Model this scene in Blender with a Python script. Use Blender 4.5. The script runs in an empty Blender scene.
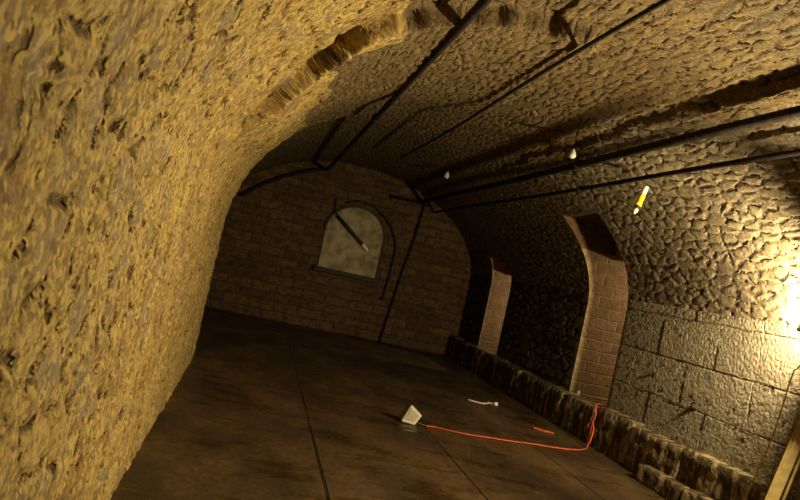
import bpy, bmesh, math, random
import numpy as np
from mathutils import Vector, Matrix
random.seed(4)
rng = np.random.default_rng(7)
scene = bpy.context.scene
COL = scene.collection
PI = math.pi

# ------------------------------------------------------------------ materials
class NT:
    def __init__(s, name):
        s.m = bpy.data.materials.new(name); s.m.use_nodes = True
        s.t = s.m.node_tree; s.t.nodes.clear()
        s.out = s.n('ShaderNodeOutputMaterial'); s.b = s.n('ShaderNodeBsdfPrincipled')
        s.l(s.b.outputs[0], s.out.inputs['Surface'])
    def n(s, k): return s.t.nodes.new(k)
    def l(s, a, b): s.t.links.new(a, b)
    def put(s, sock, v):
        if isinstance(v, bpy.types.NodeSocket): s.l(v, sock)
        else: sock.default_value = v
    def math(s, op, a, b=0.0, c=None, clamp=False):
        n = s.n('ShaderNodeMath'); n.operation = op; n.use_clamp = clamp
        s.put(n.inputs[0], a); s.put(n.inputs[1], b)
        if c is not None: s.put(n.inputs[2], c)
        return n.outputs[0]
    def smooth(s, v, a, b, lo=0.0, hi=1.0):
        n = s.n('ShaderNodeMapRange'); n.interpolation_type = 'SMOOTHSTEP'
        s.put(n.inputs[0], v)
        for i, q in enumerate((a, b, lo, hi)): n.inputs[i+1].default_value = q
        return n.outputs[0]
    def noise(s, vec, scale, detail=3, rough=0.55, dim='3D'):
        n = s.n('ShaderNodeTexNoise'); n.noise_dimensions = dim
        s.l(vec, n.inputs['Vector']); n.inputs['Scale'].default_value = scale
        n.inputs['Detail'].default_value = detail; n.inputs['Roughness'].default_value = rough
        return n
    def mapping(s, vec, sc, loc=(0, 0, 0)):
        n = s.n('ShaderNodeMapping'); s.l(vec, n.inputs[0])
        n.inputs['Scale'].default_value = sc; n.inputs['Location'].default_value = loc
        return n.outputs[0]
    def mix(s, f, a, b, blend='MIX'):
        n = s.n('ShaderNodeMix'); n.data_type = 'RGBA'; n.blend_type = blend
        s.put(n.inputs[0], f)
        for sock, v in ((n.inputs[6], a), (n.inputs[7], b)):
            if isinstance(v, bpy.types.NodeSocket): s.l(v, sock)
            else: sock.default_value = (*v[:3], 1)
        return n.outputs[2]
    def ramp(s, v, stops, interp='LINEAR'):
        n = s.n('ShaderNodeValToRGB'); n.color_ramp.interpolation = interp
        e = n.color_ramp.elements
        while len(e) < len(stops): e.new(0.5)
        for i, (p, c) in enumerate(stops): e[i].position = p; e[i].color = (*c, 1)
        s.put(n.inputs[0], v); return n.outputs[0]
    def distort(s, vec, scale, amt):
        n = s.noise(vec, scale, 3)
        sub = s.n('ShaderNodeVectorMath'); sub.operation = 'SUBTRACT'
        s.l(n.outputs['Color'], sub.inputs[0]); sub.inputs[1].default_value = (.5, .5, .5)
        sc = s.n('ShaderNodeVectorMath'); sc.operation = 'SCALE'
        s.l(sub.outputs[0], sc.inputs[0]); sc.inputs['Scale'].default_value = amt
        ad = s.n('ShaderNodeVectorMath'); ad.operation = 'ADD'
        s.l(vec, ad.inputs[0]); s.l(sc.outputs[0], ad.inputs[1])
        return ad.outputs[0]
    def uv(s):
        return s.n('ShaderNodeTexCoord').outputs['UV']
    def obj(s):
        return s.n('ShaderNodeTexCoord').outputs['Object']
    def voro(s, vec, feature, scale=1.0):
        n = s.n('ShaderNodeTexVoronoi'); n.voronoi_dimensions = '2D'; n.feature = feature
        s.l(vec, n.inputs['Vector']); n.inputs['Scale'].default_value = scale
        n.inputs['Randomness'].default_value = 0.9
        return n
    def displace(s, height, scale, mid=0.5, both=True):
        if both:
            a = s.n('ShaderNodeAttribute'); a.attribute_name = 'disp'
            f = s.math('MULTIPLY', s.math('SUBTRACT', height, mid), a.outputs['Fac'])
            s.m.displacement_method = 'BOTH'
        else:
            f = s.math('SUBTRACT', height, mid); s.m.displacement_method = 'BUMP'
        d = s.n('ShaderNodeDisplacement'); d.inputs['Midlevel'].default_value = 0
        d.inputs['Scale'].default_value = scale
        s.l(f, d.inputs['Height']); s.l(d.outputs[0], s.out.inputs['Displacement'])

def rubble(name, sx, sy, cols, mortar, dark, width=.10, smear=.5, hole=.60, disp=.06, rough=.85, tint=None, hs=(1.1, 2.6), fs=20, k=1.0):
    cols = [tuple(q*k for q in c) for c in cols]; mortar = tuple(q*k for q in mortar)
    s = NT(name); uv = s.uv()
    d1 = s.distort(uv, 1.8, .16); d2 = s.distort(d1, 11, .035)
    v = s.mapping(d2, (1/sx, 1/sy, 1))
    cell = s.voro(v, 'F1'); edge = s.voro(v, 'DISTANCE_TO_EDGE')
    fine = s.noise(s.mapping(uv, (1, 1.3, 1)), fs, 5, .68).outputs['Fac']
    mid = s.noise(s.mapping(uv, (1, 1.8, 1), (3.1, 7.7, 0)), 5.5, 4, .6).outputs['Fac']
    big = s.noise(s.mapping(uv, (1, 1, 1), (11, 4, 0)), .9, 3, .6).outputs['Fac']
    sep = s.n('ShaderNodeSeparateColor'); s.l(cell.outputs['Color'], sep.inputs[0])
    stone = s.smooth(edge.outputs['Distance'], .02, width*2.2)
    sm = s.smooth(s.math('ADD', mid, s.math('MULTIPLY', sep.outputs[1], .25)), smear, smear+.18)   # mortar smeared over stones
    body = s.math('MULTIPLY', stone, s.math('SUBTRACT', 1.0, sm))
    hl = s.math('MULTIPLY', s.smooth(s.noise(s.mapping(uv, (*hs, 1), (5, 1, 0)), 7, 4, .7).outputs['Fac'], hole, hole+.09),
                s.smooth(edge.outputs['Distance'], .02, .30, 1.0, 0.0))
    crv = s.math('MULTIPLY', s.smooth(edge.outputs['Distance'], .02, .13, 1, 0),
                 s.smooth(s.noise(s.mapping(uv, (1, 1, 1), (8, 3, 2)), 8, 3, .65).outputs['Fac'], .51, .58))
    crumb = s.voro(s.distort(uv, 30, .02), 'F1', fs*2.3)
    csep = s.n('ShaderNodeSeparateColor'); s.l(crumb.outputs['Color'], csep.inputs[0])
    n = len(cols)
    c = s.ramp(sep.outputs[0], [(i/n, q) for i, q in enumerate(cols)], 'CONSTANT')
    mt = s.mix(s.smooth(fine, .3, .7), tuple(q*.62 for q in mortar), tuple(q*1.12 for q in mortar))
    col = s.mix(body, mt, c)
    col = s.mix(s.smooth(fine, .32, .60, .6, 0), col, dark)
    col = s.mix(s.smooth(big, .45, .75, 0, .35), col, dark)
    pa = s.noise(s.mapping(uv, (1, 1.6, 1), (6, 2, 9)), 2.4, 5, .65).outputs['Fac']
    col = s.mix(s.smooth(pa, .50, .64, 0, .62), col, tuple(q*1.7 for q in dark))
    col = s.mix(s.smooth(pa, .34, .46, .45, 0), col, tuple(min(1, q*1.15) for q in cols[0]))
    if tint: col = s.mix(s.smooth(mid, .5, .8, 0, .5), col, tint)
    grain = s.noise(s.mapping(uv, (1, 1.2, 1), (2, 2, 6)), fs*3.2, 4, .7).outputs['Fac']
    col = s.mix(s.smooth(grain, .36, .55, .5, 0), col, dark)
    col = s.mix(s.smooth(grain, .55, .75, 0, .35), col, tuple(min(1, q*1.5) for q in mortar))
    col = s.mix(s.smooth(csep.outputs[0], .78, .84, 0, .55), col, tuple(q*.9 for q in dark))
    col = s.mix(s.smooth(csep.outputs[1], .80, .86, 0, .5), col, tuple(min(1, q*1.35) for q in mortar))
    col = s.mix(s.math('MULTIPLY', crv, .9), col, tuple(q*.55 for q in dark))
    col = s.mix(hl, col, tuple(q*.35 for q in dark))
    s.l(col, s.b.inputs['Base Color'])
    s.put(s.b.inputs['Roughness'], rough); s.b.inputs['Specular IOR Level'].default_value = .25
    h = s.math('ADD', s.math('MULTIPLY', stone, s.math('ADD', .15, s.math('MULTIPLY', sep.outputs[2], .3))), s.math('MULTIPLY', fine, .16))
    h = s.math('ADD', h, s.math('ADD', s.math('MULTIPLY', mid, .32), s.math('MULTIPLY', s.math('SUBTRACT', grain, crumb.outputs['Distance']), .05)))
    h = s.math('SUBTRACT', h, s.math('MULTIPLY', s.math('MAXIMUM', hl, s.math('MULTIPLY', crv, .7)), .8))
    s.displace(h, disp, .42)
    return s.m

def blocks(name, bw, bh, c1, c2, joint, dark, disp=.035, rough=.55, tool=1.0, both=True, dist=.05, spec=.4, off=(0, 0, 0), jw=.028, mot=.5, jd=.35):
    s = NT(name); uv = s.uv()
    d = s.distort(s.mapping(uv, (1, 1, 1), off), 2.6, dist)
    d = s.distort(d, 14, dist*.3)
    b = s.n('ShaderNodeTexBrick'); s.l(d, b.inputs['Vector'])
    b.inputs['Scale'].default_value = 1; b.inputs['Brick Width'].default_value = bw; b.inputs['Row Height'].default_value = bh
    b.inputs['Mortar Size'].default_value = jw; b.inputs['Mortar Smooth'].default_value = .7
    b.offset = .43
    b.inputs['Color1'].default_value = (*c1, 1); b.inputs['Color2'].default_value = (*c2, 1); b.inputs['Mortar'].default_value = (*joint, 1)
    fine = s.noise(uv, 21, 5, .75).outputs['Fac']
    mid = s.noise(s.mapping(uv, (1, 1.3, 1), (3, 9, 0)), 7.5, 5, .68).outputs['Fac']
    pit = s.smooth(s.noise(s.mapping(uv, (1.5, .8, 1), (1, 2, 5)), 9, 3, .6).outputs['Fac'], .62, .72)
    col = s.mix(s.smooth(mid, .35, .7, 0, mot), b.outputs['Color'], dark)
    col = s.mix(s.smooth(fine, .35, .65, .3, 0), col, dark)
    col = s.mix(s.math('MULTIPLY', pit, .6), col, dark)
    s.l(col, s.b.inputs['Base Color'])
    s.put(s.b.inputs['Roughness'], s.smooth(mid, .3, .7, rough-.1, rough+.15)); s.b.inputs['Specular IOR Level'].default_value = spec
    peck = s.voro(s.distort(uv, 12, .03), 'F1', 24).outputs['Distance']
    h = s.math('SUBTRACT', s.math('SUBTRACT', 1.0, b.outputs['Fac']), s.math('MULTIPLY', peck, .36*tool))
    h = s.math('ADD', s.math('MULTIPLY', h, jd), s.math('MULTIPLY', fine, .22*tool))
    h = s.math('ADD', h, s.math('MULTIPLY', mid, .35*tool))
    h = s.math('SUBTRACT', h, s.math('MULTIPLY', pit, .4))
    s.displace(h, disp, .1+jd, both)
    return s.m

def floor_mat():
    s = NT('wet_flagstone'); o = s.obj()
    big = s.noise(s.mapping(o, (1.3, .55, 1)), 1.3, 4, .6).outputs['Fac']
    fine = s.noise(o, 14, 6, .65).outputs['Fac']
    sx = s.n('ShaderNodeSeparateXYZ'); s.l(s.distort(o, 1.2, .03), sx.inputs[0])
    g = None
    for x, w in ((.80, .009), (2.13, .006), (3.43, .006)):
        k = s.smooth(s.math('ABSOLUTE', s.math('SUBTRACT', sx.outputs[0], x)), w, w*2.2, 1, 0)
        g = k if g is None else s.math('MAXIMUM', g, k)
    g = s.math('MULTIPLY', g, s.smooth(sx.outputs[1], 8.2, 9.2, 1, .25))
    g = s.math('MULTIPLY', g, s.smooth(s.noise(s.mapping(o, (1, 1, 1), (3, 3, 3)), 1.0, 2).outputs['Fac'], .3, .5, .35, 1))
    col = s.mix(s.smooth(big, .35, .7), (.036, .018, .006), (.11, .060, .021))
    col = s.mix(s.smooth(fine, .35, .62, .55, 0), col, (.03, .016, .006))
    col = s.mix(g, col, (.012, .008, .005))
    s.l(col, s.b.inputs['Base Color'])
    wet = s.smooth(s.noise(s.mapping(o, (1.4, 3.2, 1), (2, 5, 1)), 1.25, 3, .6).outputs['Fac'], .52, .66)
    s.l(s.math('SUBTRACT', s.math('SUBTRACT', .72, s.math('MULTIPLY', wet, .42)), s.math('MULTIPLY', fine, .15)), s.b.inputs['Roughness'])
    s.b.inputs['Specular IOR Level'].default_value = .4
    h = s.math('SUBTRACT', s.math('ADD', s.math('MULTIPLY', fine, .35), s.math('MULTIPLY', big, .9)), s.math('MULTIPLY', g, .6))
    s.displace(h, .03, .6, False)
    return s.m

def plain(name, col, rough=.5, metal=0.0, var=.25, scale=30, emit=None, spec=.4, bump=0.0):
    s = NT(name); o = s.obj()
    f = s.noise(o, scale, 4, .6).outputs['Fac']
    c = s.mix(s.smooth(f, .35, .65), tuple(q*(1-var) for q in col), tuple(min(1, q*(1+var*.5)) for q in col))
    s.l(c, s.b.inputs['Base Color'])
    s.b.inputs['Roughness'].default_value = rough; s.b.inputs['Metallic'].default_value = metal
    s.b.inputs['Specular IOR Level'].default_value = spec
    if bump: s.displace(f, bump, .5, False)
    if emit:
        s.b.inputs['Emission Color'].default_value = (*emit[0], 1); s.b.inputs['Emission Strength'].default_value = emit[1]
    return s.m

OCH = [(.40, .275, .105), (.30, .22, .115), (.245, .195, .125), (.46, .32, .12), (.35, .235, .085), (.275, .215, .14)]
M = {}
M['left'] = rubble('pointed_rubble_ochre', .27, .20, OCH, (.47, .325, .095), (.12, .062, .018), .12, .60, .575, .030, hs=(1.1, 1.1), fs=22, tint=(.22, .165, .085))
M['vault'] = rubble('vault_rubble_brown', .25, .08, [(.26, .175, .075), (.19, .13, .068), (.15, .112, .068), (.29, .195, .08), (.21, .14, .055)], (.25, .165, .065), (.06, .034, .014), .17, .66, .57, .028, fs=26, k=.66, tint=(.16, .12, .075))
M['haunch'] = rubble('haunch_rubble_grey', .22, .105, [(.28, .21, .135), (.21, .16, .105), (.33, .255, .165), (.17, .13, .085)], (.28, .21, .13), (.08, .056, .032), .15, .56, .58, .030, .6, fs=26, k=.8)
M['darkrubble'] = rubble('dark_rubble', .30, .13, [(.10, .066, .036), (.075, .05, .03), (.13, .085, .045), (.055, .037, .022)], (.09, .06, .033), (.03, .02, .012), .10, .6, .58, .06)  # darker rubble for the far right wall and the step face
M['ashlar'] = blocks('tooled_ashlar_grey', 1.08, .45, (.205, .165, .115), (.245, .195, .13), (.15, .115, .075), (.10, .075, .045), .05, .5, 1.7, True, .045, .45, (.35, -.405, 0), .013)
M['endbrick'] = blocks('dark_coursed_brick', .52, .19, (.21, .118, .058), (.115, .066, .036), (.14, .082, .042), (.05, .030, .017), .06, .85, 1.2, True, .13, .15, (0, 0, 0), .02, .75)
M['jamb'] = blocks('pale_brick_jamb', .34, .155, (.36, .245, .13), (.25, .17, .095), (.40, .29, .16), (.14, .09, .05), .03, .85, 1.0, False, .05, .15, (0, 0, 0), .014)
def plinth_mat():
    s = NT('lime_streaked_plinth'); uv = s.uv()
    st = s.noise(s.mapping(uv, (7.5, 1.6, 1)), 1.3, 4, .6).outputs['Fac']
    f = s.noise(uv, 22, 5, .7).outputs['Fac']
    c = s.mix(s.smooth(s.math('ADD', st, s.math('MULTIPLY', f, .15)), .55, .68), (.07, .045, .021), (.34, .26, .15))
    c = s.mix(s.smooth(f, .3, .6, .6, 0), c, (.045, .03, .016))
    s.l(c, s.b.inputs['Base Color']); s.b.inputs['Roughness'].default_value = .8; s.b.inputs['Specular IOR Level'].default_value = .2
    s.displace(f, .03, .5, False); return s.m
M['plinth'] = plinth_mat()
M['floor'] = floor_mat()
M['pipe'] = plain('rusted_black_pipe', (.022, .014, .010), .8, 0, .5, 20, spec=.15, bump=.004)
M['holedark'] = plain('dark_hole_stub', (.04, .02, .011), .9, 0, .5, 40)  # dark tone of the stubs stands for the shade inside holes
M['black'] = plain('black_rubber', (.015, .012, .010), .6)
M['bulb'] = plain('frosted_white_glass', (.62, .57, .46), .25, 0, .05)
M['white'] = plain('white_painted_metal', (.82, .78, .68), .4, 0, .08)
M['darkhousing'] = plain('dark_grey_housing', (.10, .085, .05), .5)
M['yellow'] = plain('yellow_plastic', (.85, .55, .02), .35, 0, .1)
M['orange'] = plain('orange_cable_sheath', (.62, .10, .03), .55, 0, .2)
M['timber'] = plain('yellow_varnished_timber', (.42, .28, .07), .5, 0, .25, 12)
M['ycable'] = plain('yellow_cable_sheath', (.80, .56, .11), .6)
M['panel'] = plain('mottled_pale_board', (.36, .29, .165), .8, 0, .45, 5)
M['sill'] = plain('dark_sill_slate', (.035, .026, .017), .7)
M['scrap'] = plain('pale_paper', (.7, .62, .5), .8)
M['glow'] = plain('lit_halogen_glass', (1, .95, .85), .3, emit=((1, .88, .66), 40))
M['alu'] = plain('dull_aluminium', (.5, .48, .44), .4, .8)

# ------------------------------------------------------------------ helpers
def link(name, me, mats, parent=None):
    o = bpy.data.objects.new(name, me); COL.objects.link(o)
    for m in (mats if isinstance(mats, (list, tuple)) else [mats]): me.materials.append(m)
    if parent: o.parent = parent
    return o
def bm_obj(name, bm, mat, parent=None, smooth=True, loc=None):
    me = bpy.data.meshes.new(name); bmesh.ops.recalc_face_normals(bm, faces=bm.faces); bm.to_mesh(me); bm.free()
    if smooth:
        for p in me.polygons: p.use_smooth = True
    o = link(name, me, mat, parent)
    if loc is not None: o.location = loc
    return o
def thing(name, label, cat, loc=(0, 0, 0), group=None):
    o = bpy.data.objects.new(name, None); COL.objects.link(o); o.location = loc
    o.empty_display_size = .1
    return tag(o, label, cat, group)
def tag(o, label, cat, group=None):
    o['label'] = label; o['category'] = cat
    if group: o['group'] = group
    return o
def struct(o, label=None):
    o['kind'] = 'structure'
    if label: o['label'] = label
    return o
def local(parent, pts):
    L = parent.location
    return [Vector(p)-L for p in pts]

def smooth_path(pts, n=10):
    P = [Vector(p) for p in pts]
    if len(P) < 3: return P
    Q = [P[0]*2-P[1]]+P+[P[-1]*2-P[-2]]; out = []
    for i in range(1, len(Q)-2):
        for k in range(n):
            t = k/n; a, b, c, d = Q[i-1], Q[i], Q[i+1], Q[i+2]
            out.append(.5*((2*b)+(c-a)*t+(2*a-5*b+4*c-d)*t*t+(3*b-a-3*c+d)*t**3))
    out.append(P[-1]); return out
def tube(bm, pts, r, seg=10, cap=True):
    P = [Vector(p) for p in pts]; rs = r if isinstance(r, (list, tuple)) else [r]*len(P)
    rings = []; up = None
    for i, p in enumerate(P):
        t = (P[min(i+1, len(P)-1)]-P[max(i-1, 0)]).normalized()
        if up is None:
            up = t.orthogonal().normalized()
        up = (up-t*up.dot(t)).normalized(); sd = t.cross(up)
        rings.append([bm.verts.new(p+(up*math.cos(2*PI*k/seg)+sd*math.sin(2*PI*k/seg))*rs[i]) for k in range(seg)])
    for a, b in zip(rings, rings[1:]):
        for k in range(seg): bm.faces.new((a[k], a[(k+1) % seg], b[(k+1) % seg], b[k]))
    if cap: bm.faces.new(rings[0]); bm.faces.new(rings[-1][::-1])
    return bm
def tube_bm(pts, r, seg=10): return tube(bmesh.new(), pts, r, seg)
def box(bm, c, size, rot=None, bev=.0):
    g = bmesh.ops.create_cube(bm, size=1); vs = g['verts']
    bmesh.ops.scale(bm, verts=vs, vec=size)
    if bev:
        es = list({e for v in vs for e in v.link_edges})
        r = bmesh.ops.bevel(bm, geom=es, offset=bev, segments=2, affect='EDGES', profile=.5); vs = list({v for f in r['faces'] for v in f.verts} | {v for v in vs if v.is_valid})
    if rot is not None: bmesh.ops.rotate(bm, verts=vs, cent=(0, 0, 0), matrix=rot)
    bmesh.ops.translate(bm, verts=vs, vec=c)
    return bm
def box_bm(c, size, rot=None, bev=0): return box(bmesh.new(), c, size, rot, bev)
def lathe(prof, seg=20, rot=None, loc=(0, 0, 0)):
    bm = bmesh.new(); rings = []
    for r, z in prof:
        if r < 1e-5: rings.append([bm.verts.new((0, 0, z))])
        else: rings.append([bm.verts.new((r*math.cos(2*PI*k/seg), r*math.sin(2*PI*k/seg), z)) for k in range(seg)])
    for a, b in zip(rings, rings[1:]):
        for k in range(seg):
            k2 = (k+1) % seg
            if len(a) == 1 and len(b) == 1: continue
            if len(a) == 1: bm.faces.new((a[0], b[k], b[k2]))
            elif len(b) == 1: bm.faces.new((a[k], b[0], a[k2]))
            else: bm.faces.new((a[k], b[k], b[k2], a[k2]))
    if rot is not None: bmesh.ops.rotate(bm, verts=bm.verts, cent=(0, 0, 0), matrix=rot)
    bmesh.ops.translate(bm, verts=bm.verts, vec=loc)
    return bm
def aim(d): return Vector(d).normalized().to_track_quat('Z', 'Y').to_matrix()

# ------------------------------------------------------------------ the vault shell
CX, SPR, RISE, AR = 1.7, 1.66, 1.94, 2.9       # crown line, springing height, rise, right half width
AN, AF, YS = 2.2, 2.8, 9.6                     # left half width near / far, and where it steps back
YE, YB = 16.0, -3.0
ASH = 1.87
NICHES = [(8.76, 9.90, .45, 2.87), (13.25, 14.42, .45, 2.25)]

def sstep(a, b, x):
    t = np.clip((x-a)/(b-a), 0, 1); return t*t*(3-2*t)

def build_grid(name, U, V, fn, mat_fn, mats, skip=None, fade=None, flip=False, uvfn=None, parent=None):
    """U along Y, V along the profile; fn(u,v)->xyz arrays"""
    uu, vv = np.meshgrid(U, V, indexing='ij')
    X, Y, Z = fn(uu, vv)
    nu, nv = len(U), len(V)
    verts = np.stack([X, Y, Z], -1).reshape(-1, 3)
    faces = []; mi = []
    for i in range(nu-1):
        for j in range(nv-1):
            uc, vc = .5*(U[i]+U[i+1]), .5*(V[j]+V[j+1])
            if skip and skip(uc, vc): continue
            a, b, c, d = i*nv+j, (i+1)*nv+j, (i+1)*nv+j+1, i*nv+j+1
            faces.append((a, d, c, b) if flip else (a, b, c, d)); mi.append(mat_fn(uc, vc) if mat_fn else 0)
    me = bpy.data.meshes.new(name); me.from_pydata(verts.tolist(), [], faces)
    me.polygons.foreach_set('material_index', mi)
    me.polygons.foreach_set('use_smooth', [True]*len(faces))
    uvx, uvy = uvfn(uu, vv) if uvfn else (uu, vv)
    uvx = np.asarray(uvx).reshape(-1); uvy = np.asarray(uvy).reshape(-1)
    lay = me.uv_layers.new(name='UVMap'); idx = np.empty(len(me.loops), dtype=np.int32); me.loops.foreach_get('vertex_index', idx)
    lay.data.foreach_set('uv', np.stack([uvx[idx], uvy[idx]], -1).astype(np.float32).reshape(-1))
    at = me.attributes.new('disp', 'FLOAT', 'POINT')
    f = fade(uu, vv).reshape(-1) if fade else np.ones(nu*nv)
    at.data.foreach_set('value', f.astype(np.float32))
    return link(name, me, mats, parent)

def y_steps(a, b, breaks=(), k=.0055, lo=.014, hi=.07):
    out = [a]; br = sorted([x for x in breaks if a < x < b])+[b]
    for e in br:
        s = out[-1]; y = s; seq = []
        while True:
            st = .18 if y < 1.6 else min(max(k*y, lo), hi)
            y += st
            if y >= e-st*.3: break
            seq.append(y)
        out += seq+[e]
    return np.array(out)

# profile: t in [-1,1] -> angle; -1 left springing, 0 crown, +1 right springing
def arc_len(a, n=400):
    th = np.linspace(0, PI/2, n); x = a*np.sin(th); z = RISE*np.cos(th)
    s = np.concatenate([[0], np.cumsum(np.hypot(np.diff(x), np.diff(z)))]); return th, s
TH_N, S_N = arc_len(AN); TH_F, S_F = arc_len(AF); TH_R, S_R = arc_len(AR)
TH_ASH = math.acos((ASH-SPR)/RISE); S_ASH = float(np.interp(TH_ASH, TH_R, S_R))

def thick(x, y, z):
    """how far the inner skin of masonry stands proud of the vault line"""
    # lower ring of vaulting that starts at about Y=5 and dies away towards the far step
    ys = 5.02+.66*sstep(.5, -.3, x)
    ys = ys+.02*np.sin(x*13)+.012*np.sin(x*31+1)
    e = sstep(0, .035, y-ys)*sstep(9.4, 7.0, y)*sstep(2.07, 2.035, x)*sstep(-.42, -.2, x)
    p = .15*e
    # haunch layer on the right, below a rough edge along the vault
    q = .04*sstep(3.04, 3.10, x+.03*np.sin(y*2.3)+.02*np.sin(y*7.1))*sstep(2.2, 2.9, z)*sstep(12, 8.5, y)
    return p+q

def vault_pt(y, x, z, nx, nz):
    t = thick(x, y, z); return x-nx*t, z-nz*t

def left_fn(a):
    ths, ss = (TH_N, S_N) if a == AN else (TH_F, S_F)
    def fn(u, v):                 # v: distance along the profile from the floor: wall then arc up to the crown
        th = np.interp(ss[-1]-(v-SPR), ss, ths)
        x = np.where(v < SPR, CX-a, CX-a*np.sin(th)); z = np.where(v < SPR, v, SPR+RISE*np.cos(th))
        nx = np.where(v < SPR, -1, -np.sin(th)/a); nz = np.where(v < SPR, 0, np.cos(th)/RISE)
        l = np.hypot(nx, nz); x2, z2 = vault_pt(u, x, z, nx/l, nz/l)
        return x2, u, z2
    return fn
def right_fn(u, v):               # v: distance from the crown along the arc to the springing, then down to the floor
    L = S_R[-1]
    th = np.interp(v, S_R, TH_R)
    x = np.where(v > L, CX+AR, CX+AR*np.sin(th)); z = np.where(v > L, SPR-(v-L), SPR+RISE*np.cos(th))
    nx = np.where(v > L, 1, np.sin(th)/AR); nz = np.where(v > L, 0, np.cos(th)/RISE)
    l = np.hypot(nx, nz); x2, z2 = vault_pt(u, x, z, nx/l, nz/l)
    return x2, u, z2
def v_of_z(z):                    # right profile parameter at height z
    L = S_R[-1]
    return L+SPR-z if z <= SPR else float(np.interp(math.acos((z-SPR)/RISE), TH_R, S_R))

DENSE = tuple(np.arange(4.96, 5.80, .013))
Yn = y_steps(YB, YS, DENSE); Yf = y_steps(YS, YE)
yf_all = y_steps(YB, YE, DENSE+tuple(q for n in NICHES for q in n[:2]))
# left wall and left ceiling share one run of masonry; the wall is the part below the springing
def left_part(name, a, Y, v0, v1, dv, mat):
    V = np.linspace(v0, v1, int((v1-v0)/dv)+1)
    return build_grid(name, Y, V, left_fn(a), None, [mat], flip=False, uvfn=lambda u, v: (u, v),
                      fade=lambda u, v: np.ones_like(u))
VAULT_L = M['vault']
wl = bpy.data.objects.new('wall_left', None); COL.objects.link(wl); struct(wl)
ce = bpy.data.objects.new('ceiling', None); COL.objects.link(ce); struct(ce)
o = left_part('near_face', AN, Yn, 0, SPR, .02, M['left']); o.parent = wl
o = left_part('far_face', AF, Yf, 0, SPR, .04, M['endbrick']); o.parent = wl
VLN = SPR+S_N[-1]; VLF = SPR+S_F[-1]
def face_fade(fn, u, v):
    x, _, z = fn(u, v); d = np.abs(thick(x, u+.03, z)-thick(x, u-.03, z))
    return 1-.75*np.clip(d/.06, 0, 1)
V = np.linspace(SPR, VLN, 170)
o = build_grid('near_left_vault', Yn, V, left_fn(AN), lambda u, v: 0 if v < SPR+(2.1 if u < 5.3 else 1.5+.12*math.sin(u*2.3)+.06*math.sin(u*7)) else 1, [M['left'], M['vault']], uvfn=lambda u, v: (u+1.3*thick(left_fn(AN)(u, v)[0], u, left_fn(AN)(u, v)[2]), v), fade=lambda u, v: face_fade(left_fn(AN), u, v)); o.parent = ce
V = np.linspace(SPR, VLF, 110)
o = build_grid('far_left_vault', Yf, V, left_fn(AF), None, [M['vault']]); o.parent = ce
# step face at YS between the two widths (looks towards the far end)
def stepface(u, v):
    th = np.interp(S_N[-1]-(v-SPR), S_N, TH_N); a = AN+(AF-AN)*u
    x = np.where(v < SPR, CX-a, CX-a*np.sin(th)); z = np.where(v < SPR, v, SPR+RISE*np.cos(th))
    return x, np.full_like(u, YS), z
o = build_grid('step_face', np.linspace(0, 1, 5), np.linspace(0, VLN, 120), stepface, None, [M['darkrubble']], uvfn=lambda u, v: (u*.6, v), fade=lambda u, v: np.zeros_like(u)); o.parent = wl

# right half of the vault, openings cut out along grid lines
brk = sorted({v_of_z(z) for n in NICHES for z in n[2:]} | {S_ASH, S_R[-1], S_R[-1]+SPR})
def vsteps(a, b, st):
    out = [a]
    for e in [x for x in brk if a < x < b]+[b]:
        n = max(1, int(round((e-out[-1])/st))); s = out[-1]
        out += [s+(e-s)*k/n for k in range(1, n+1)]
    return np.array(out)
def in_niche(u, v):
    return any(y0 < u < y1 and v_of_z(z1) < v < v_of_z(z0) for y0, y1, z0, z1 in NICHES)
def niche_fade(u, v):
    f = np.ones_like(u)
    for y0, y1, z0, z1 in NICHES:
        va, vb = v_of_z(z1), v_of_z(z0)
        d = np.maximum(np.maximum(y0-u, u-y1), np.maximum(va-v, v-vb))
        f = np.minimum(f, sstep(.0, .10, d))
    return f
def r_mat(u, v):
    if u > 9.2: return 2
    x, _, z = right_fn(np.array([u]), np.array([v]))
    lim = 2.75+.22*math.sin(u*1.7)+.1*math.sin(u*5.3)
    return 0 if x[0] < lim+.35 else 1
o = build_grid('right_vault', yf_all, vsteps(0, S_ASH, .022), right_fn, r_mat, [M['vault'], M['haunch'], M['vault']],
               skip=in_niche, fade=niche_fade, uvfn=lambda u, v: (u+1.3*thick(right_fn(u, v)[0], u, right_fn(u, v)[2]), 2*VLN-(VLN-v)+0*u)); o.parent = ce
wr = build_grid('wall_right', yf_all, vsteps(S_ASH, S_R[-1]+SPR, .022), right_fn, lambda u, v: 0 if u < 9.3 else 1, [M['ashlar'], M['darkrubble']],
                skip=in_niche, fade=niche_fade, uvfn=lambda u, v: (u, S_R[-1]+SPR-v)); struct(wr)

# end wall (fills the far profile) and the wall behind the camera
def wall_end(name, y, mat, step, face):
    nx = int(6/step); nz = int(3.8/step)
    Xs = np.linspace(CX-AF-.1, CX+AR+.1, nx); Zs = np.linspace(0, SPR+RISE+.02, nz)
    return struct(build_grid(name, Xs, Zs, lambda u, v: (u, np.full_like(u, y), v), None, [mat], uvfn=lambda u, v: (u, v), flip=face))
wall_end('wall_end', YE, M['endbrick'], .035, False)
wall_end('wall_back', YB, M['left'], .12, True)

# floor
fl = build_grid('floor', np.linspace(YB, YE, 60), np.linspace(CX-AF-.1, 5.6, 24), lambda u, v: (v, u, np.zeros_like(u)), None, [M['floor']], flip=True)
struct(fl)

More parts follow.
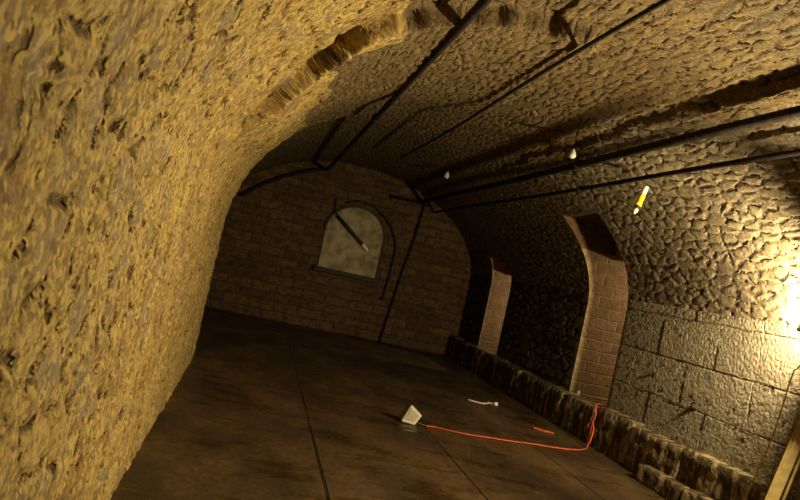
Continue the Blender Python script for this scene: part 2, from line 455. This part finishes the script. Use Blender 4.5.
# passages through the right wall: far jamb, near jamb, soffits, sill, and an added unseen chamber holding fill lights
XW = 5.5
def right_x(z):
    return CX+AR if z <= SPR else CX+AR*math.sqrt(max(0, 1-((z-SPR)/RISE)**2))
def right_surf(y, z):
    v = v_of_z(z); x, _, zz = right_fn(np.array([y]), np.array([v])); return float(x[0]), float(zz[0])
def quad_uv(me):
    lay = me.uv_layers.new(name='UVMap')
    for p in me.polygons:
        n = p.normal
        for li in p.loop_indices:
            c = me.vertices[me.loops[li].vertex_index].co
            lay.data[li].uv = (c.x, c.z) if abs(n.y) > .6 else ((c.y, c.z) if abs(n.x) > .6 else (c.y, c.x))
def passage(idx, y0, y1, z0, z1, lintel):
    root = bpy.data.objects.new('trim_%d' % (idx+1), None); COL.objects.link(root)
    struct(root, 'deep brick-lined opening through the right wall, %s' % ('nearer the camera' if idx == 0 else 'farther away'))
    N = 24
    for nm, y in (('far_jamb', y1), ('near_jamb', y0)):
        bm = bmesh.new(); ring = []
        for k in range(N+1):
            z = z0+(z1-z0)*k/N
            sx, sz = right_surf(y, z); ring.append((sx, sz))
        pts = [bm.verts.new((x, y, z)) for x, z in ring]
        top = ring[-1][1]
        low = []
        for x, z in ring: low.append(bm.verts.new((max(XW, x), y, z)))
        for k in range(N): bm.faces.new((pts[k], pts[k+1], low[k+1], low[k]))
        me = bpy.data.meshes.new(nm); bmesh.ops.recalc_face_normals(bm, faces=bm.faces)
        bm.to_mesh(me); bm.free()
        # thickness comes from the wall behind it; face the opening
        want = -1 if nm == 'far_jamb' else 1
        if me.polygons[0].normal.y*want < 0: me.flip_normals()
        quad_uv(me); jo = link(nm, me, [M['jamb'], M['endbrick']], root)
        if idx == 0:                       # darker brick above lintel height dims the head; shade put into the colour
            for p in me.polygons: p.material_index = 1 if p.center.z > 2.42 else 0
    def slab(nm, pts, mat):
        bm = bmesh.new(); bm.faces.new([bm.verts.new(p) for p in pts]); me = bpy.data.meshes.new(nm); bm.to_mesh(me); bm.free(); me.update(); quad_uv(me); return link(nm, me, mat, root)
    ax, az = right_surf(y0, z1); bx, bz = right_surf(y1, z1)
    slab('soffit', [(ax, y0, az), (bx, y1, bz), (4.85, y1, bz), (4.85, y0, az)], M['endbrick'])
    lb = bm_obj('lintel', box_bm(((4.85+XW)/2, (y0+y1)/2, (lintel+z1+.3)/2), (XW-4.85, y1-y0, z1+.3-lintel)), M['jamb'], root, False)
    quad_uv(lb.data)
    sb = bm_obj('sill', box_bm(((4.46+XW)/2, (y0+y1)/2, z0/2), (XW-4.46, y1-y0, z0)), M['plinth'], root, False); quad_uv(sb.data)
    return root
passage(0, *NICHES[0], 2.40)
passage(1, *NICHES[1], 1.98)
def chamber():
    # unseen chamber added behind the wall to light the jambs
    bm = bmesh.new(); X0, X1, y0, y1, zt = XW, 8.2, 6.5, 16.0, 3.4
    def f(pts): bm.faces.new([bm.verts.new(p) for p in pts])
    f([(X1, y0, 0), (X1, y1, 0), (X1, y1, zt), (X1, y0, zt)])
    f([(X0, y0, 0), (X1, y0, 0), (X1, y0, zt), (X0, y0, zt)])
    f([(X0, y1, 0), (X1, y1, 0), (X1, y1, zt), (X0, y1, zt)])
    f([(X0, y0, zt), (X1, y0, zt), (X1, y1, zt), (X0, y1, zt)])
    f([(X0, y0, 0), (X1, y0, 0), (X1, y1, 0), (X0, y1, 0)])
    ys = [y0]+[q for n in NICHES for q in n[:2]]+[y1]
    for k in range(0, len(ys), 2): f([(X0, ys[k], 0), (X0, ys[k+1], 0), (X0, ys[k+1], zt), (X0, ys[k], zt)])
    for (a, b, z0, z1) in NICHES:
        f([(X0, a, z1), (X0, b, z1), (X0, b, zt), (X0, a, zt)]); f([(X0, a, 0), (X0, b, 0), (X0, b, z0), (X0, a, z0)])
    me = bpy.data.meshes.new('wall_added_chamber'); bm.to_mesh(me); bm.free(); me.update(); quad_uv(me)
    struct(link('wall_added_chamber', me, M['jamb']))
chamber()

# plinth of rough stones along the foot of the right wall
def rough_block(x0, x1, y0, y1, z0, z1, seed, amp=.016):
    r = np.random.default_rng(seed)
    ny, nz, nx = max(2, int((y1-y0)/.05)), max(2, int((z1-z0)/.045)), 4
    bm = bmesh.new(); box(bm, ((x0+x1)/2, (y0+y1)/2, (z0+z1)/2), (x1-x0, y1-y0, z1-z0))
    bmesh.ops.subdivide_edges(bm, edges=[e for e in bm.edges if abs((e.verts[0].co-e.verts[1].co).y) > .01], cuts=ny, use_grid_fill=True)
    bmesh.ops.subdivide_edges(bm, edges=[e for e in bm.edges if abs((e.verts[0].co-e.verts[1].co).z) > .01], cuts=nz, use_grid_fill=True)
    ph = r.random(12)*6
    for v in bm.verts:
        c = v.co.copy()
        w = math.sin(c.y*9+ph[0])*.4+math.sin(c.y*23+c.z*17+ph[1])*.3+math.sin(c.z*31+ph[2])*.25+r.normal()*.22
        if c.x < (x0+x1)/2:
            e = min(c.y-y0, y1-c.y); ez = z1-c.z
            rd = max(0, .03-e)*.6+max(0, .02-ez)*.5
            v.co.x += w*amp+rd
        if c.z > (z0+z1)/2+.02 and abs(c.z-z1) < .005: v.co.z += w*amp*.4-max(0, .03-min(c.y-y0, y1-c.y))*.3
    return bm
def join(dst, src):
    me = bpy.data.meshes.new('t'); src.to_mesh(me); src.free(); dst.from_mesh(me); bpy.data.meshes.remove(me)
bmP = bmesh.new(); y = 2.0; k = 0
while y < 15.9:
    w = .55+.55*random.random(); h = .47+.05*random.random() if y < 8 else .45+.03*random.random()
    y2 = min(y+w, 15.98)
    join(bmP, rough_block(4.40+.03*random.random(), 4.66, y+.003, y2-.003, 0.0, h, k)); k += 1; y = y2
y = 5.3
while y < 7.2:
    w = .45+.4*random.random(); h = .17+.05*random.random()
    join(bmP, rough_block(4.27+.05*random.random(), 4.45, y+.008, y+w-.008, 0.0, h, k+50)); k += 1; y += w
plo = bm_obj('baseboard_right', bmP, M['plinth'], smooth=True); struct(plo)
quad_uv(plo.data)
a_ = plo.data.attributes.new('disp', 'FLOAT', 'POINT'); a_.data.foreach_set('value', [0.35]*len(plo.data.vertices))

# ------------------------------------------------------------------ blocked window in the end wall
def window():
    root = bpy.data.objects.new('window_1', None); COL.objects.link(root); root.location = (1.88, YE, 1.32)
    struct(root, 'pale blocked arched window in the far end wall')
    x0, x1, zs, zt, n = 1.25, 2.50, 2.12, 2.72, 20
    cx = (x0+x1)/2; a = (x1-x0)/2
    def outline(g):
        return [(x0-g, 1.32), (x1+g, 1.32)]+[(cx+(a+g)*math.cos(PI*k/n), zs+(zt-zs+g)*math.sin(PI*k/n)) for k in range(n+1)]
    L = root.location
    bm = bmesh.new(); pts = outline(0)
    fr = [bm.verts.new((x-L.x, -.05, z-L.z)) for x, z in pts]; bk = [bm.verts.new((x-L.x, .02, z-L.z)) for x, z in pts]
    bm.faces.new(fr); bm.faces.new(bk[::-1])
    for k in range(len(pts)): bm.faces.new((fr[k], fr[(k+1) % len(pts)], bk[(k+1) % len(pts)], bk[k]))
    bm_obj('blocking_panel', bm, M['panel'], root, False)
    bm = bmesh.new(); A = outline(0.0)[1:]; B = outline(.05)[1:]
    for k in range(len(A)-1):
        q = [(A[k], -.07), (A[k+1], -.07), (B[k+1], -.07), (B[k], -.07)]
        v = [bm.verts.new((p[0]-L.x, d, p[1]-L.z)) for p, d in q]; w = [bm.verts.new((p[0]-L.x, .03, p[1]-L.z)) for p, d in q]
        bm.faces.new(v); bm.faces.new((v[0], v[1], w[1], w[0])); bm.faces.new((v[3], v[2], w[2], w[3]))
    bm_obj('arch_frame', bm, M['sill'], root, False)
    bm_obj('window_sill', box_bm((0.0, -.09, -.05), (x1-x0+.16, .22, .09), None, .012), M['sill'], root, False)
window()

# slim dark lamp slung across the blocked window
t = thing('inspection_lamp', 'slim dark lamp with a pale tip slung diagonally across the blocked end window', 'lamp', (1.42, 15.88, 2.45))
d = Vector((.67, 0, -.49)); 
bm_obj('lamp_body', tube_bm([(0, 0, 0), d*.5, d*.97], [.035, .04, .035], 12), M['black'], t)
bm_obj('lamp_tip', tube_bm([d*.97, d*1.06, d*1.2], [.034, .036, .022], 12), M['white'], t)
bm_obj('hanging_cord', tube_bm([(0, 0, 0), (-.06, .0, .12), (-.12, .06, .34)], .012, 6), M['black'], t)
# black cable looping beside the window
bm = tube_bm(smooth_path([(1.55, 15.9, 2.76), (1.9, 15.88, 2.86), (2.3, 15.88, 2.74), (2.62, 15.88, 2.45), (2.80, 15.9, 2.05), (2.80, 15.9, 1.55), (2.76, 15.9, .9)]), .016, 6)
tag(bm_obj('wall_cable', bm, M['black']), 'thin black cable arching over the blocked window and down the end wall', 'cable')

# ------------------------------------------------------------------ pipes under the vault
def strap_pts(x, y, z, r):
    # ring round the pipe with a hanger to the vault
    return [(x+(r+.006)*math.cos(a), y, z+(r+.006)*math.sin(a)) for a in np.linspace(0, 2*PI, 17)]
def vault_z(x, y):
    a = AR if x > CX else (AN if y < YS else AF)
    z = SPR+RISE*math.sqrt(max(0, 1-((x-CX)/a)**2)); return z
PBX, PBZ = 1.89, 3.40
def pipe(label, x, z, r, y0, y1, straps, extra=None, wob=.0):
    t = thing('overhead_pipe', label, 'pipe', (x, y0, z), None)
    pts = [(x+wob*math.sin(y*.9), y, z-wob*.8*math.sin(y*.7+1)) for y in np.linspace(y0, y1, 40)]
    if extra: pts += smooth_path([pts[-1]]+extra, 8)[1:]
    bm_obj('pipe_run', tube_bm(local(t, pts), r, 12), M['pipe'], t)
    for y in straps:
        bm = bmesh.new(); tube(bm, local(t, strap_pts(x, y, z, r)), .008, 6, False)
        nx, nz = (x-CX)/(AR if x > CX else AN)**2, (z-SPR)/RISE**2; l = math.hypot(nx, nz); nx, nz = nx/l, nz/l
        tube(bm, local(t, [(x+nx*r, y, z+nz*r), (x+nx*.2, y, z+nz*.2)]), .008, 6)
        bm_obj('hanger', bm, M['pipe'], t)
    for y in [q+.45 for q in straps[:0]]:
        bm_obj('coupling', tube_bm(local(t, [(x, y-.05, z), (x, y+.05, z)]), r*1.35, 12), M['pipe'], t)
    return t
pipe('thick dark pipe under the left of the vault, bending down at the end wall', 1.0, 3.34, .034, -2.5, 15.6, [3.2, 9.0], [(.92, 15.86, 3.34), (.6, 15.88, 3.22), (.2, 15.88, 3.02), (-.25, 15.88, 2.72), (-.62, 15.88, 2.4)])
pipe('thinnest dark pipe running just right of the crown of the vault', PBX, PBZ, .017, -2.5, 12.0, [2.6, 11], None, .012)
pipe('thick black upper pipe of the pair along the right haunch', 3.14, 3.15, .041, -2.5, 15.80, [3, 7.7, 13.5], None, .006)
pipe('thinner lower pipe of the pair along the right haunch', 3.46, 3.00, .024, -2.5, 15.95, [3.4, 8.3, 14], None, .008)

t = thing('conduit', 'dark conduit on the far end wall with a level arm and long drop', 'conduit', (3.22, 15.93, 3.14))
bm_obj('level_arm', tube_bm([(-.78, 0, -.02), (.1, 0, 0)], .04, 10), M['pipe'], t)
bm_obj('drop_pipe', tube_bm([(0, .0, 0), (-.05, 0, -.7), (-.17, 0, -1.6), (-.32, .02, -3.13)], .024, 8), M['pipe'], t)
bm_obj('junction_box', box_bm((.02, 0, 0), (.16, .12, .12), None, .01), M['pipe'], t, False)

# ------------------------------------------------------------------ bulbs hanging from the vault
def bulb(label, x, y, z, scale):
    t = thing('light_bulb', label, 'light bulb', (x, y, z), None)
    s = scale
    prof = [(0, -.062), (.018, -.060), (.033, -.050), (.041, -.034), (.043, -.018), (.038, .002), (.028, .020), (.021, .034), (.019, .048), (0, .048)]
    bm_obj('glass', lathe([(a*s, b*s) for a, b in prof]), M['bulb'], t)
    bm_obj('bulb_socket', lathe([(0, .046*s), (.019*s, .046*s), (.021*s, .06*s), (.02*s, .095*s), (.008*s, .105*s), (0, .105*s)]), M['black'], t)
    top = vault_z(x, y)-z
    bm_obj('cord', tube_bm([(0, 0, .1*s), (.004, 0, (.1*s+top)/2), (0, 0, top+.02)], .005, 6), M['black'], t)
bulb('unlit white bulb hanging near the upper pipe, nearer and larger of two', 2.96, 7.5, 3.21, .92)
bulb('unlit white bulb hanging in the dark far vault, smaller of two', 2.73, 12.2, 3.33, 1.0)

# yellow hand lamp hanging under the lower pipe
t = thing('hand_lamp', 'yellow and white hand lamp hanging under the lower pipe on the right', 'lamp', (3.62, 7.03, 2.975))
d = (Vector((3.545, 7.03, 2.655))-Vector((3.62, 7.03, 2.975))); R = aim(d); Ln = d.length
bm_obj('lamp_cap', lathe([(0, 0), (.022, .0), (.028, .015), (.028, .085), (.022, .098), (0, .098)], 16, R), M['white'], t)
bm_obj('lamp_body', lathe([(0, .096), (.030, .096), (.034, .106), (.031, .15), (.029, .165), (.034, .185), (.037, .21), (.034, .218), (0, .218)], 16, R), M['yellow'], t)
bm_obj('collar', lathe([(0, .216), (.027, .216), (.025, .245), (.018, .25), (0, .25)], 16, R), M['black'], t)
bm_obj('lens', lathe([(0, .246), (.018, .248), (.026, .262), (.026, .282), (.015, .298), (.006, .312), (0, .315)], 16, R), M['bulb'], t)
bm_obj('hook', tube_bm(smooth_path([(0, 0, .004), (-.03, 0, .03), (-.07, 0, .045), (-.10, 0, .04), (-.126, 0, .024)], 6), .005, 6), M['black'], t)

# ------------------------------------------------------------------ white flood lamp on the floor with its orange lead
t = thing('flood_lamp', 'small white flood lamp standing tilted on the floor, plugged into the orange lead', 'lamp', (1.98, 7.95, 0))
Rz = Matrix.Rotation(math.radians(-14), 3, 'Z')
def wedge(pts_f, pts_b):
    bm = bmesh.new(); f = [bm.verts.new(Rz @ Vector(p)) for p in pts_f]; b = [bm.verts.new(Rz @ Vector(p)) for p in pts_b]
    bm.faces.new(f); bm.faces.new(b[::-1])
    for k in range(4): bm.faces.new((f[k], f[(k+1) % 4], b[(k+1) % 4], b[k]))
    bmesh.ops.bevel(bm, geom=list(bm.edges), offset=.006, segments=2, affect='EDGES')
    return bm
F = [(-.105, -.03, .012), (.045, -.03, .004), (.105, .0, .115), (-.03, .0, .205)]
B = [(-.115, .035, .014), (.03, .035, .008), (.08, .04, .115), (-.045, .035, .20)]
bm_obj('front_case', wedge(F, B), M['white'], t, False)
F2 = [(x-.004, y+.064, z*.97+.004) for x, y, z in F]; B2 = [(x-.045, y+.11, z*.9+.004) for x, y, z in F]
bm_obj('rear_housing', wedge(F2, B2), M['darkhousing'], t, False)
lens = [((x-.004)*.72, -.036+.0*z, (z-.085)*.68+.09) for x, y, z in F]
lensb = [(x, y+.012, z) for x, y, z in lens]
bm_obj('lens', wedge([(x, y+.012*(k > 1)+.008, z) for k, (x, y, z) in enumerate(lens)], [(x, y+.03, z) for x, y, z in lensb]), M['bulb'], t, False)
bm_obj('plug_lead', tube_bm(smooth_path([(.05, .0, .03), (.09, -.01, .03), (.125, -.015, .018), (.15, -.02, .014)], 6), .010, 8), M['darkhousing'], t)
pts = [(2.145, 7.93, .014), (2.2, 7.955, .014), (2.27, 7.97, .012), (2.4, 7.93, .012), (2.65, 7.905, .012), (2.9, 7.94, .012), (3.15, 7.97, .012), (3.4, 8.03, .012), (3.6, 8.05, .012), (3.8, 8.08, .012), (3.98, 8.14, .012), (4.16, 8.26, .012), (4.28, 8.4, .03),
       (4.35, 8.55, .16), (4.37, 8.58, .27), (4.37, 8.54, .40), (4.39, 8.62, .50), (4.5, 8.78, .505), (4.65, 9.0, .475), (4.85, 9.2, .465)]
bm = tube_bm(smooth_path(pts, 8), .0085, 8)
ex = tag(bm_obj('extension_lead', bm, M['orange']), 'orange extension lead trailing across the floor and up the stone ledge', 'cable')
bm = tube_bm(smooth_path([(4.31, 8.43, .06), (4.33, 8.44, .16), (4.355, 8.49, .24), (4.36, 8.57, .30), (4.35, 8.64, .25), (4.36, 8.58, .20)], 8), .0085, 8)
bm_obj('lead_knot', bm, M['orange'], ex)
bm = tube_bm(smooth_path([(3.84, 9.06, .012), (3.92, 9.0, .012), (3.96, 8.96, .012), (4.0, 8.98, .012), (4.07, 8.93, .012)], 8), .014, 8)
tag(bm_obj('cable_offcut', bm, M['orange']), 'short bit of orange cable lying on the floor near the right wall', 'cable')
t = thing('white_wire', 'short white wire with a pale plug lying on the dark floor', 'wire', (3.35, 10.3, 0))
bm_obj('wire_run', tube_bm(smooth_path([(-.03, .03, .012), (.06, -.03, .012), (.14, -.07, .012), (.24, .0, .012), (.3, .1, .012), (.37, .05, .016)], 8), .011, 8), M['scrap'], t)
bm_obj('plug', box_bm((.39, .03, .026), (.055, .05, .05), Matrix.Rotation(.4, 3, 'Z'), .012), M['white'], t)
tag(bm_obj('paper_scrap', box_bm((0, 0, .031), (.05, .02, .06), Matrix.Rotation(.5, 3, 'Z'), .006), M['scrap'], None, True, (4.66, 9.72, .451)), 'tiny pale scrap lying on the sill of the nearer opening', 'scrap')

# ------------------------------------------------------------------ stubs standing in for dark holes in the ashlar
def stub(label, y, z, r, ln):
    t = thing('hole_stub', label, 'hole stub', (4.6, y, z), None)
    bm_obj('pin', tube_bm([(.05, 0, 0), (-ln*.6, 0, -.005), (-ln, 0, -.02)], [r, r, r*.8], 10), M['holedark'], t)
    bm_obj('pin_socket', lathe([(r*1.9, -.004), (r*1.9, .012), (r*1.1, .016), (r*.9, .004)], 14, Matrix.Rotation(-PI/2, 3, 'Y')), M['holedark'], t)
stub('small dark stub standing in for a hole in the ashlar, closer to the brick opening', 7.87, 1.07, .02, .02)
stub('dark stub standing in for a hole low on the ashlar wall', 6.95, .90, .03, .03)

# ------------------------------------------------------------------ tripod work light by the right wall
HUB = Vector((4.0, 4.6, 1.56))
t = thing('tripod_work_light', 'lit halogen work light on a yellow timber tripod at the right edge', 'work light', (4.0, 4.6, 0))
def beam(a, b, w, h, sidev, bev=.006):
    a, b = Vector(a), Vector(b); z = (b-a).normalized(); x = (Vector(sidev)-z*z.dot(Vector(sidev))).normalized(); y = z.cross(x)
    return box_bm((a+b)/2, (w, h, (b-a).length), Matrix((x, y, z)).transposed(), bev)
foot = [(2.98, 3.83, 0), (4.30, 4.72, 0), (4.2, 3.75, 0)]
for k, f in enumerate(foot):
    f = Vector(f); a = HUB; dirn = (f-a)
    m_ = a+dirn*.62
    L0 = t.location
    sv = dirn.normalized().cross(Vector((-.5, -.6, .6))) if k == 0 else Vector((1, 0, .5))
    lg = bm_obj('tripod_leg', beam(a-L0, f-dirn.normalized()*.0-L0+Vector((0, 0, .03)), .055, .06, sv), M['timber'], t, False)
    bm_obj('leg_rail', beam(a+dirn*.02-L0, m_-L0, .105, .045, sv), M['timber'], lg, False)
    bm_obj('leg_clamp', beam(m_-dirn*.015-L0, m_+dirn*.015-L0, .115, .07, sv), M['timber'], lg, False)
bm_obj('hub', lathe([(0, -.05), (.07, -.05), (.085, -.02), (.085, .02), (.05, .04), (.02, .05), (0, .05)], 18, None, HUB-t.location), M['darkhousing'], t)
HEAD = Vector((3.80, 4.6, 1.91))
bm_obj('mast', tube_bm([HUB-t.location, Vector((3.99, 4.7, 1.74))-t.location, Vector((4.0, 4.79, 1.80))-t.location], .016, 10), M['alu'], t)
bm_obj('crossbar', tube_bm([Vector((3.68, 4.58, 1.8))-t.location, Vector((4.42, 5.3, 1.8))-t.location], .014, 10), M['alu'], t)
def head(c, dirn):
    c = Vector(c)-t.location; R = aim(dirn)
    def fr(w, h, z): return [Vector((sx*w, sy*h, z)) for sx, sy in ((-1, -1), (1, -1), (1, 1), (-1, 1))]
    bm = bmesh.new(); secs = [fr(.05, .035, -.07), fr(.10, .075, -.01), fr(.105, .08, .03)]
    rs = [[bm.verts.new(c+R @ p) for p in s] for s in secs]
    bm.faces.new(rs[0])
    for a, b in zip(rs, rs[1:]):
        for k in range(4): bm.faces.new((a[k], a[(k+1) % 4], b[(k+1) % 4], b[k]))
    hd = bm_obj('lamp_head', bm, M['darkhousing'], t, False)
    bm_obj('lamp_glass', box_bm(c+R @ Vector((0, 0, .022)), (.20, .15, .01), R), M['glow'], hd, False)
    bm = bmesh.new()
    for k in range(-2, 3): tube(bm, [c+R @ Vector((k*.035, -.078, .03)), c+R @ Vector((k*.035, -.06, .06)), c+R @ Vector((k*.035, .06, .06)), c+R @ Vector((k*.035, .078, .03))], .0025, 5)
    bm_obj('wire_guard', bm, M['alu'], hd, False)
    bm_obj('yoke', tube_bm([c+R @ Vector((0, 0, -.05)), (c+R @ Vector((0, 0, -.08)))*.5+Vector((c.x, c.y, 1.8))*.5, Vector((c.x, c.y, 1.8))], .01, 8), M['alu'], hd)
head((3.70, 4.6, 1.92), (-.85, -.25, .10))
head((4.42, 5.3, 1.95), (.02, .95, .16))
cb = smooth_path([(4.41, 5.235, 1.90), (4.40, 5.24, 1.72), (4.385, 5.38, 1.52), (4.37, 5.4, 1.46), (4.31, 5.4, .96), (4.235, 5.4, .64), (4.18, 5.4, .40), (4.13, 5.4, .14), (4.08, 5.3, .012), (4.0, 5.0, .012), (3.9, 4.2, .012), (3.7, 3.2, .012)], 8)
bm_obj('power_cable', tube_bm(local(t, cb), .006, 8), M['ycable'], t)

# ------------------------------------------------------------------ light
def point(name, loc, col, power, r):
    l = bpy.data.lights.new(name, 'POINT'); l.energy = power; l.color = col; l.shadow_soft_size = r
    o = bpy.data.objects.new(name, l); COL.objects.link(o); o.location = loc; return o
WARM = (1.0, .85, .47)
def flood(name, c, dirn, power):
    l = bpy.data.lights.new(name, 'AREA'); l.shape = 'RECTANGLE'; l.size = .19; l.size_y = .14; l.energy = power; l.color = WARM
    o = bpy.data.objects.new(name, l); COL.objects.link(o)
    d = Vector(dirn).normalized(); o.location = Vector(c)+d*.075; o.rotation_euler = (-d).to_track_quat('Z', 'Y').to_euler(); return o
flood('halogen_left', (3.70, 4.6, 1.92), (-.85, -.25, .06), 235)
flood('halogen_right', (4.42, 5.3, 1.95), (.02, .95, .16), 190)
point('jamb_fill', (6.2, 8.9, 2.22), (1, .76, .45), 85, .05)  # added fill light with no seen source, brightens the nearer jamb
point('jamb_fill_far', (6.2, 13.4, 1.75), (1, .76, .45), 85, .05)  # same added fill for the farther opening
w = bpy.data.worlds.new('World'); scene.world = w; w.use_nodes = True
w.node_tree.nodes['Background'].inputs[0].default_value = (.9, .6, .35, 1); w.node_tree.nodes['Background'].inputs[1].default_value = .0

# ------------------------------------------------------------------ camera
f = 750.; R_ = math.radians(12.5)
dy = Vector(((262-400)/f, (250-240)/f, -1)).normalized()
uz = Vector((math.sin(R_), math.cos(R_), 0)); uz.z = -(uz.x*dy.x+uz.y*dy.y)/dy.z; uz.normalize()
dx = dy.cross(uz)
cam = bpy.data.cameras.new('Camera'); cam.sensor_width = 36; cam.lens = f/800*36; cam.clip_start = .05
co = bpy.data.objects.new('Camera', cam); COL.objects.link(co)
m3 = Matrix((dx, dy, uz))
co.matrix_world = Matrix.Translation((0, 0, 1.6)) @ m3.to_4x4()
scene.camera = co
cam.dof.use_dof = True; cam.dof.focus_distance = 6.0; cam.dof.aperture_fstop = 5.6
vs = scene.view_settings; vs.view_transform = 'Standard'; vs.look = 'None'; vs.gamma = 1; vs.exposure = 0; vs.use_curve_mapping = False
scene.cycles.max_bounces = 8
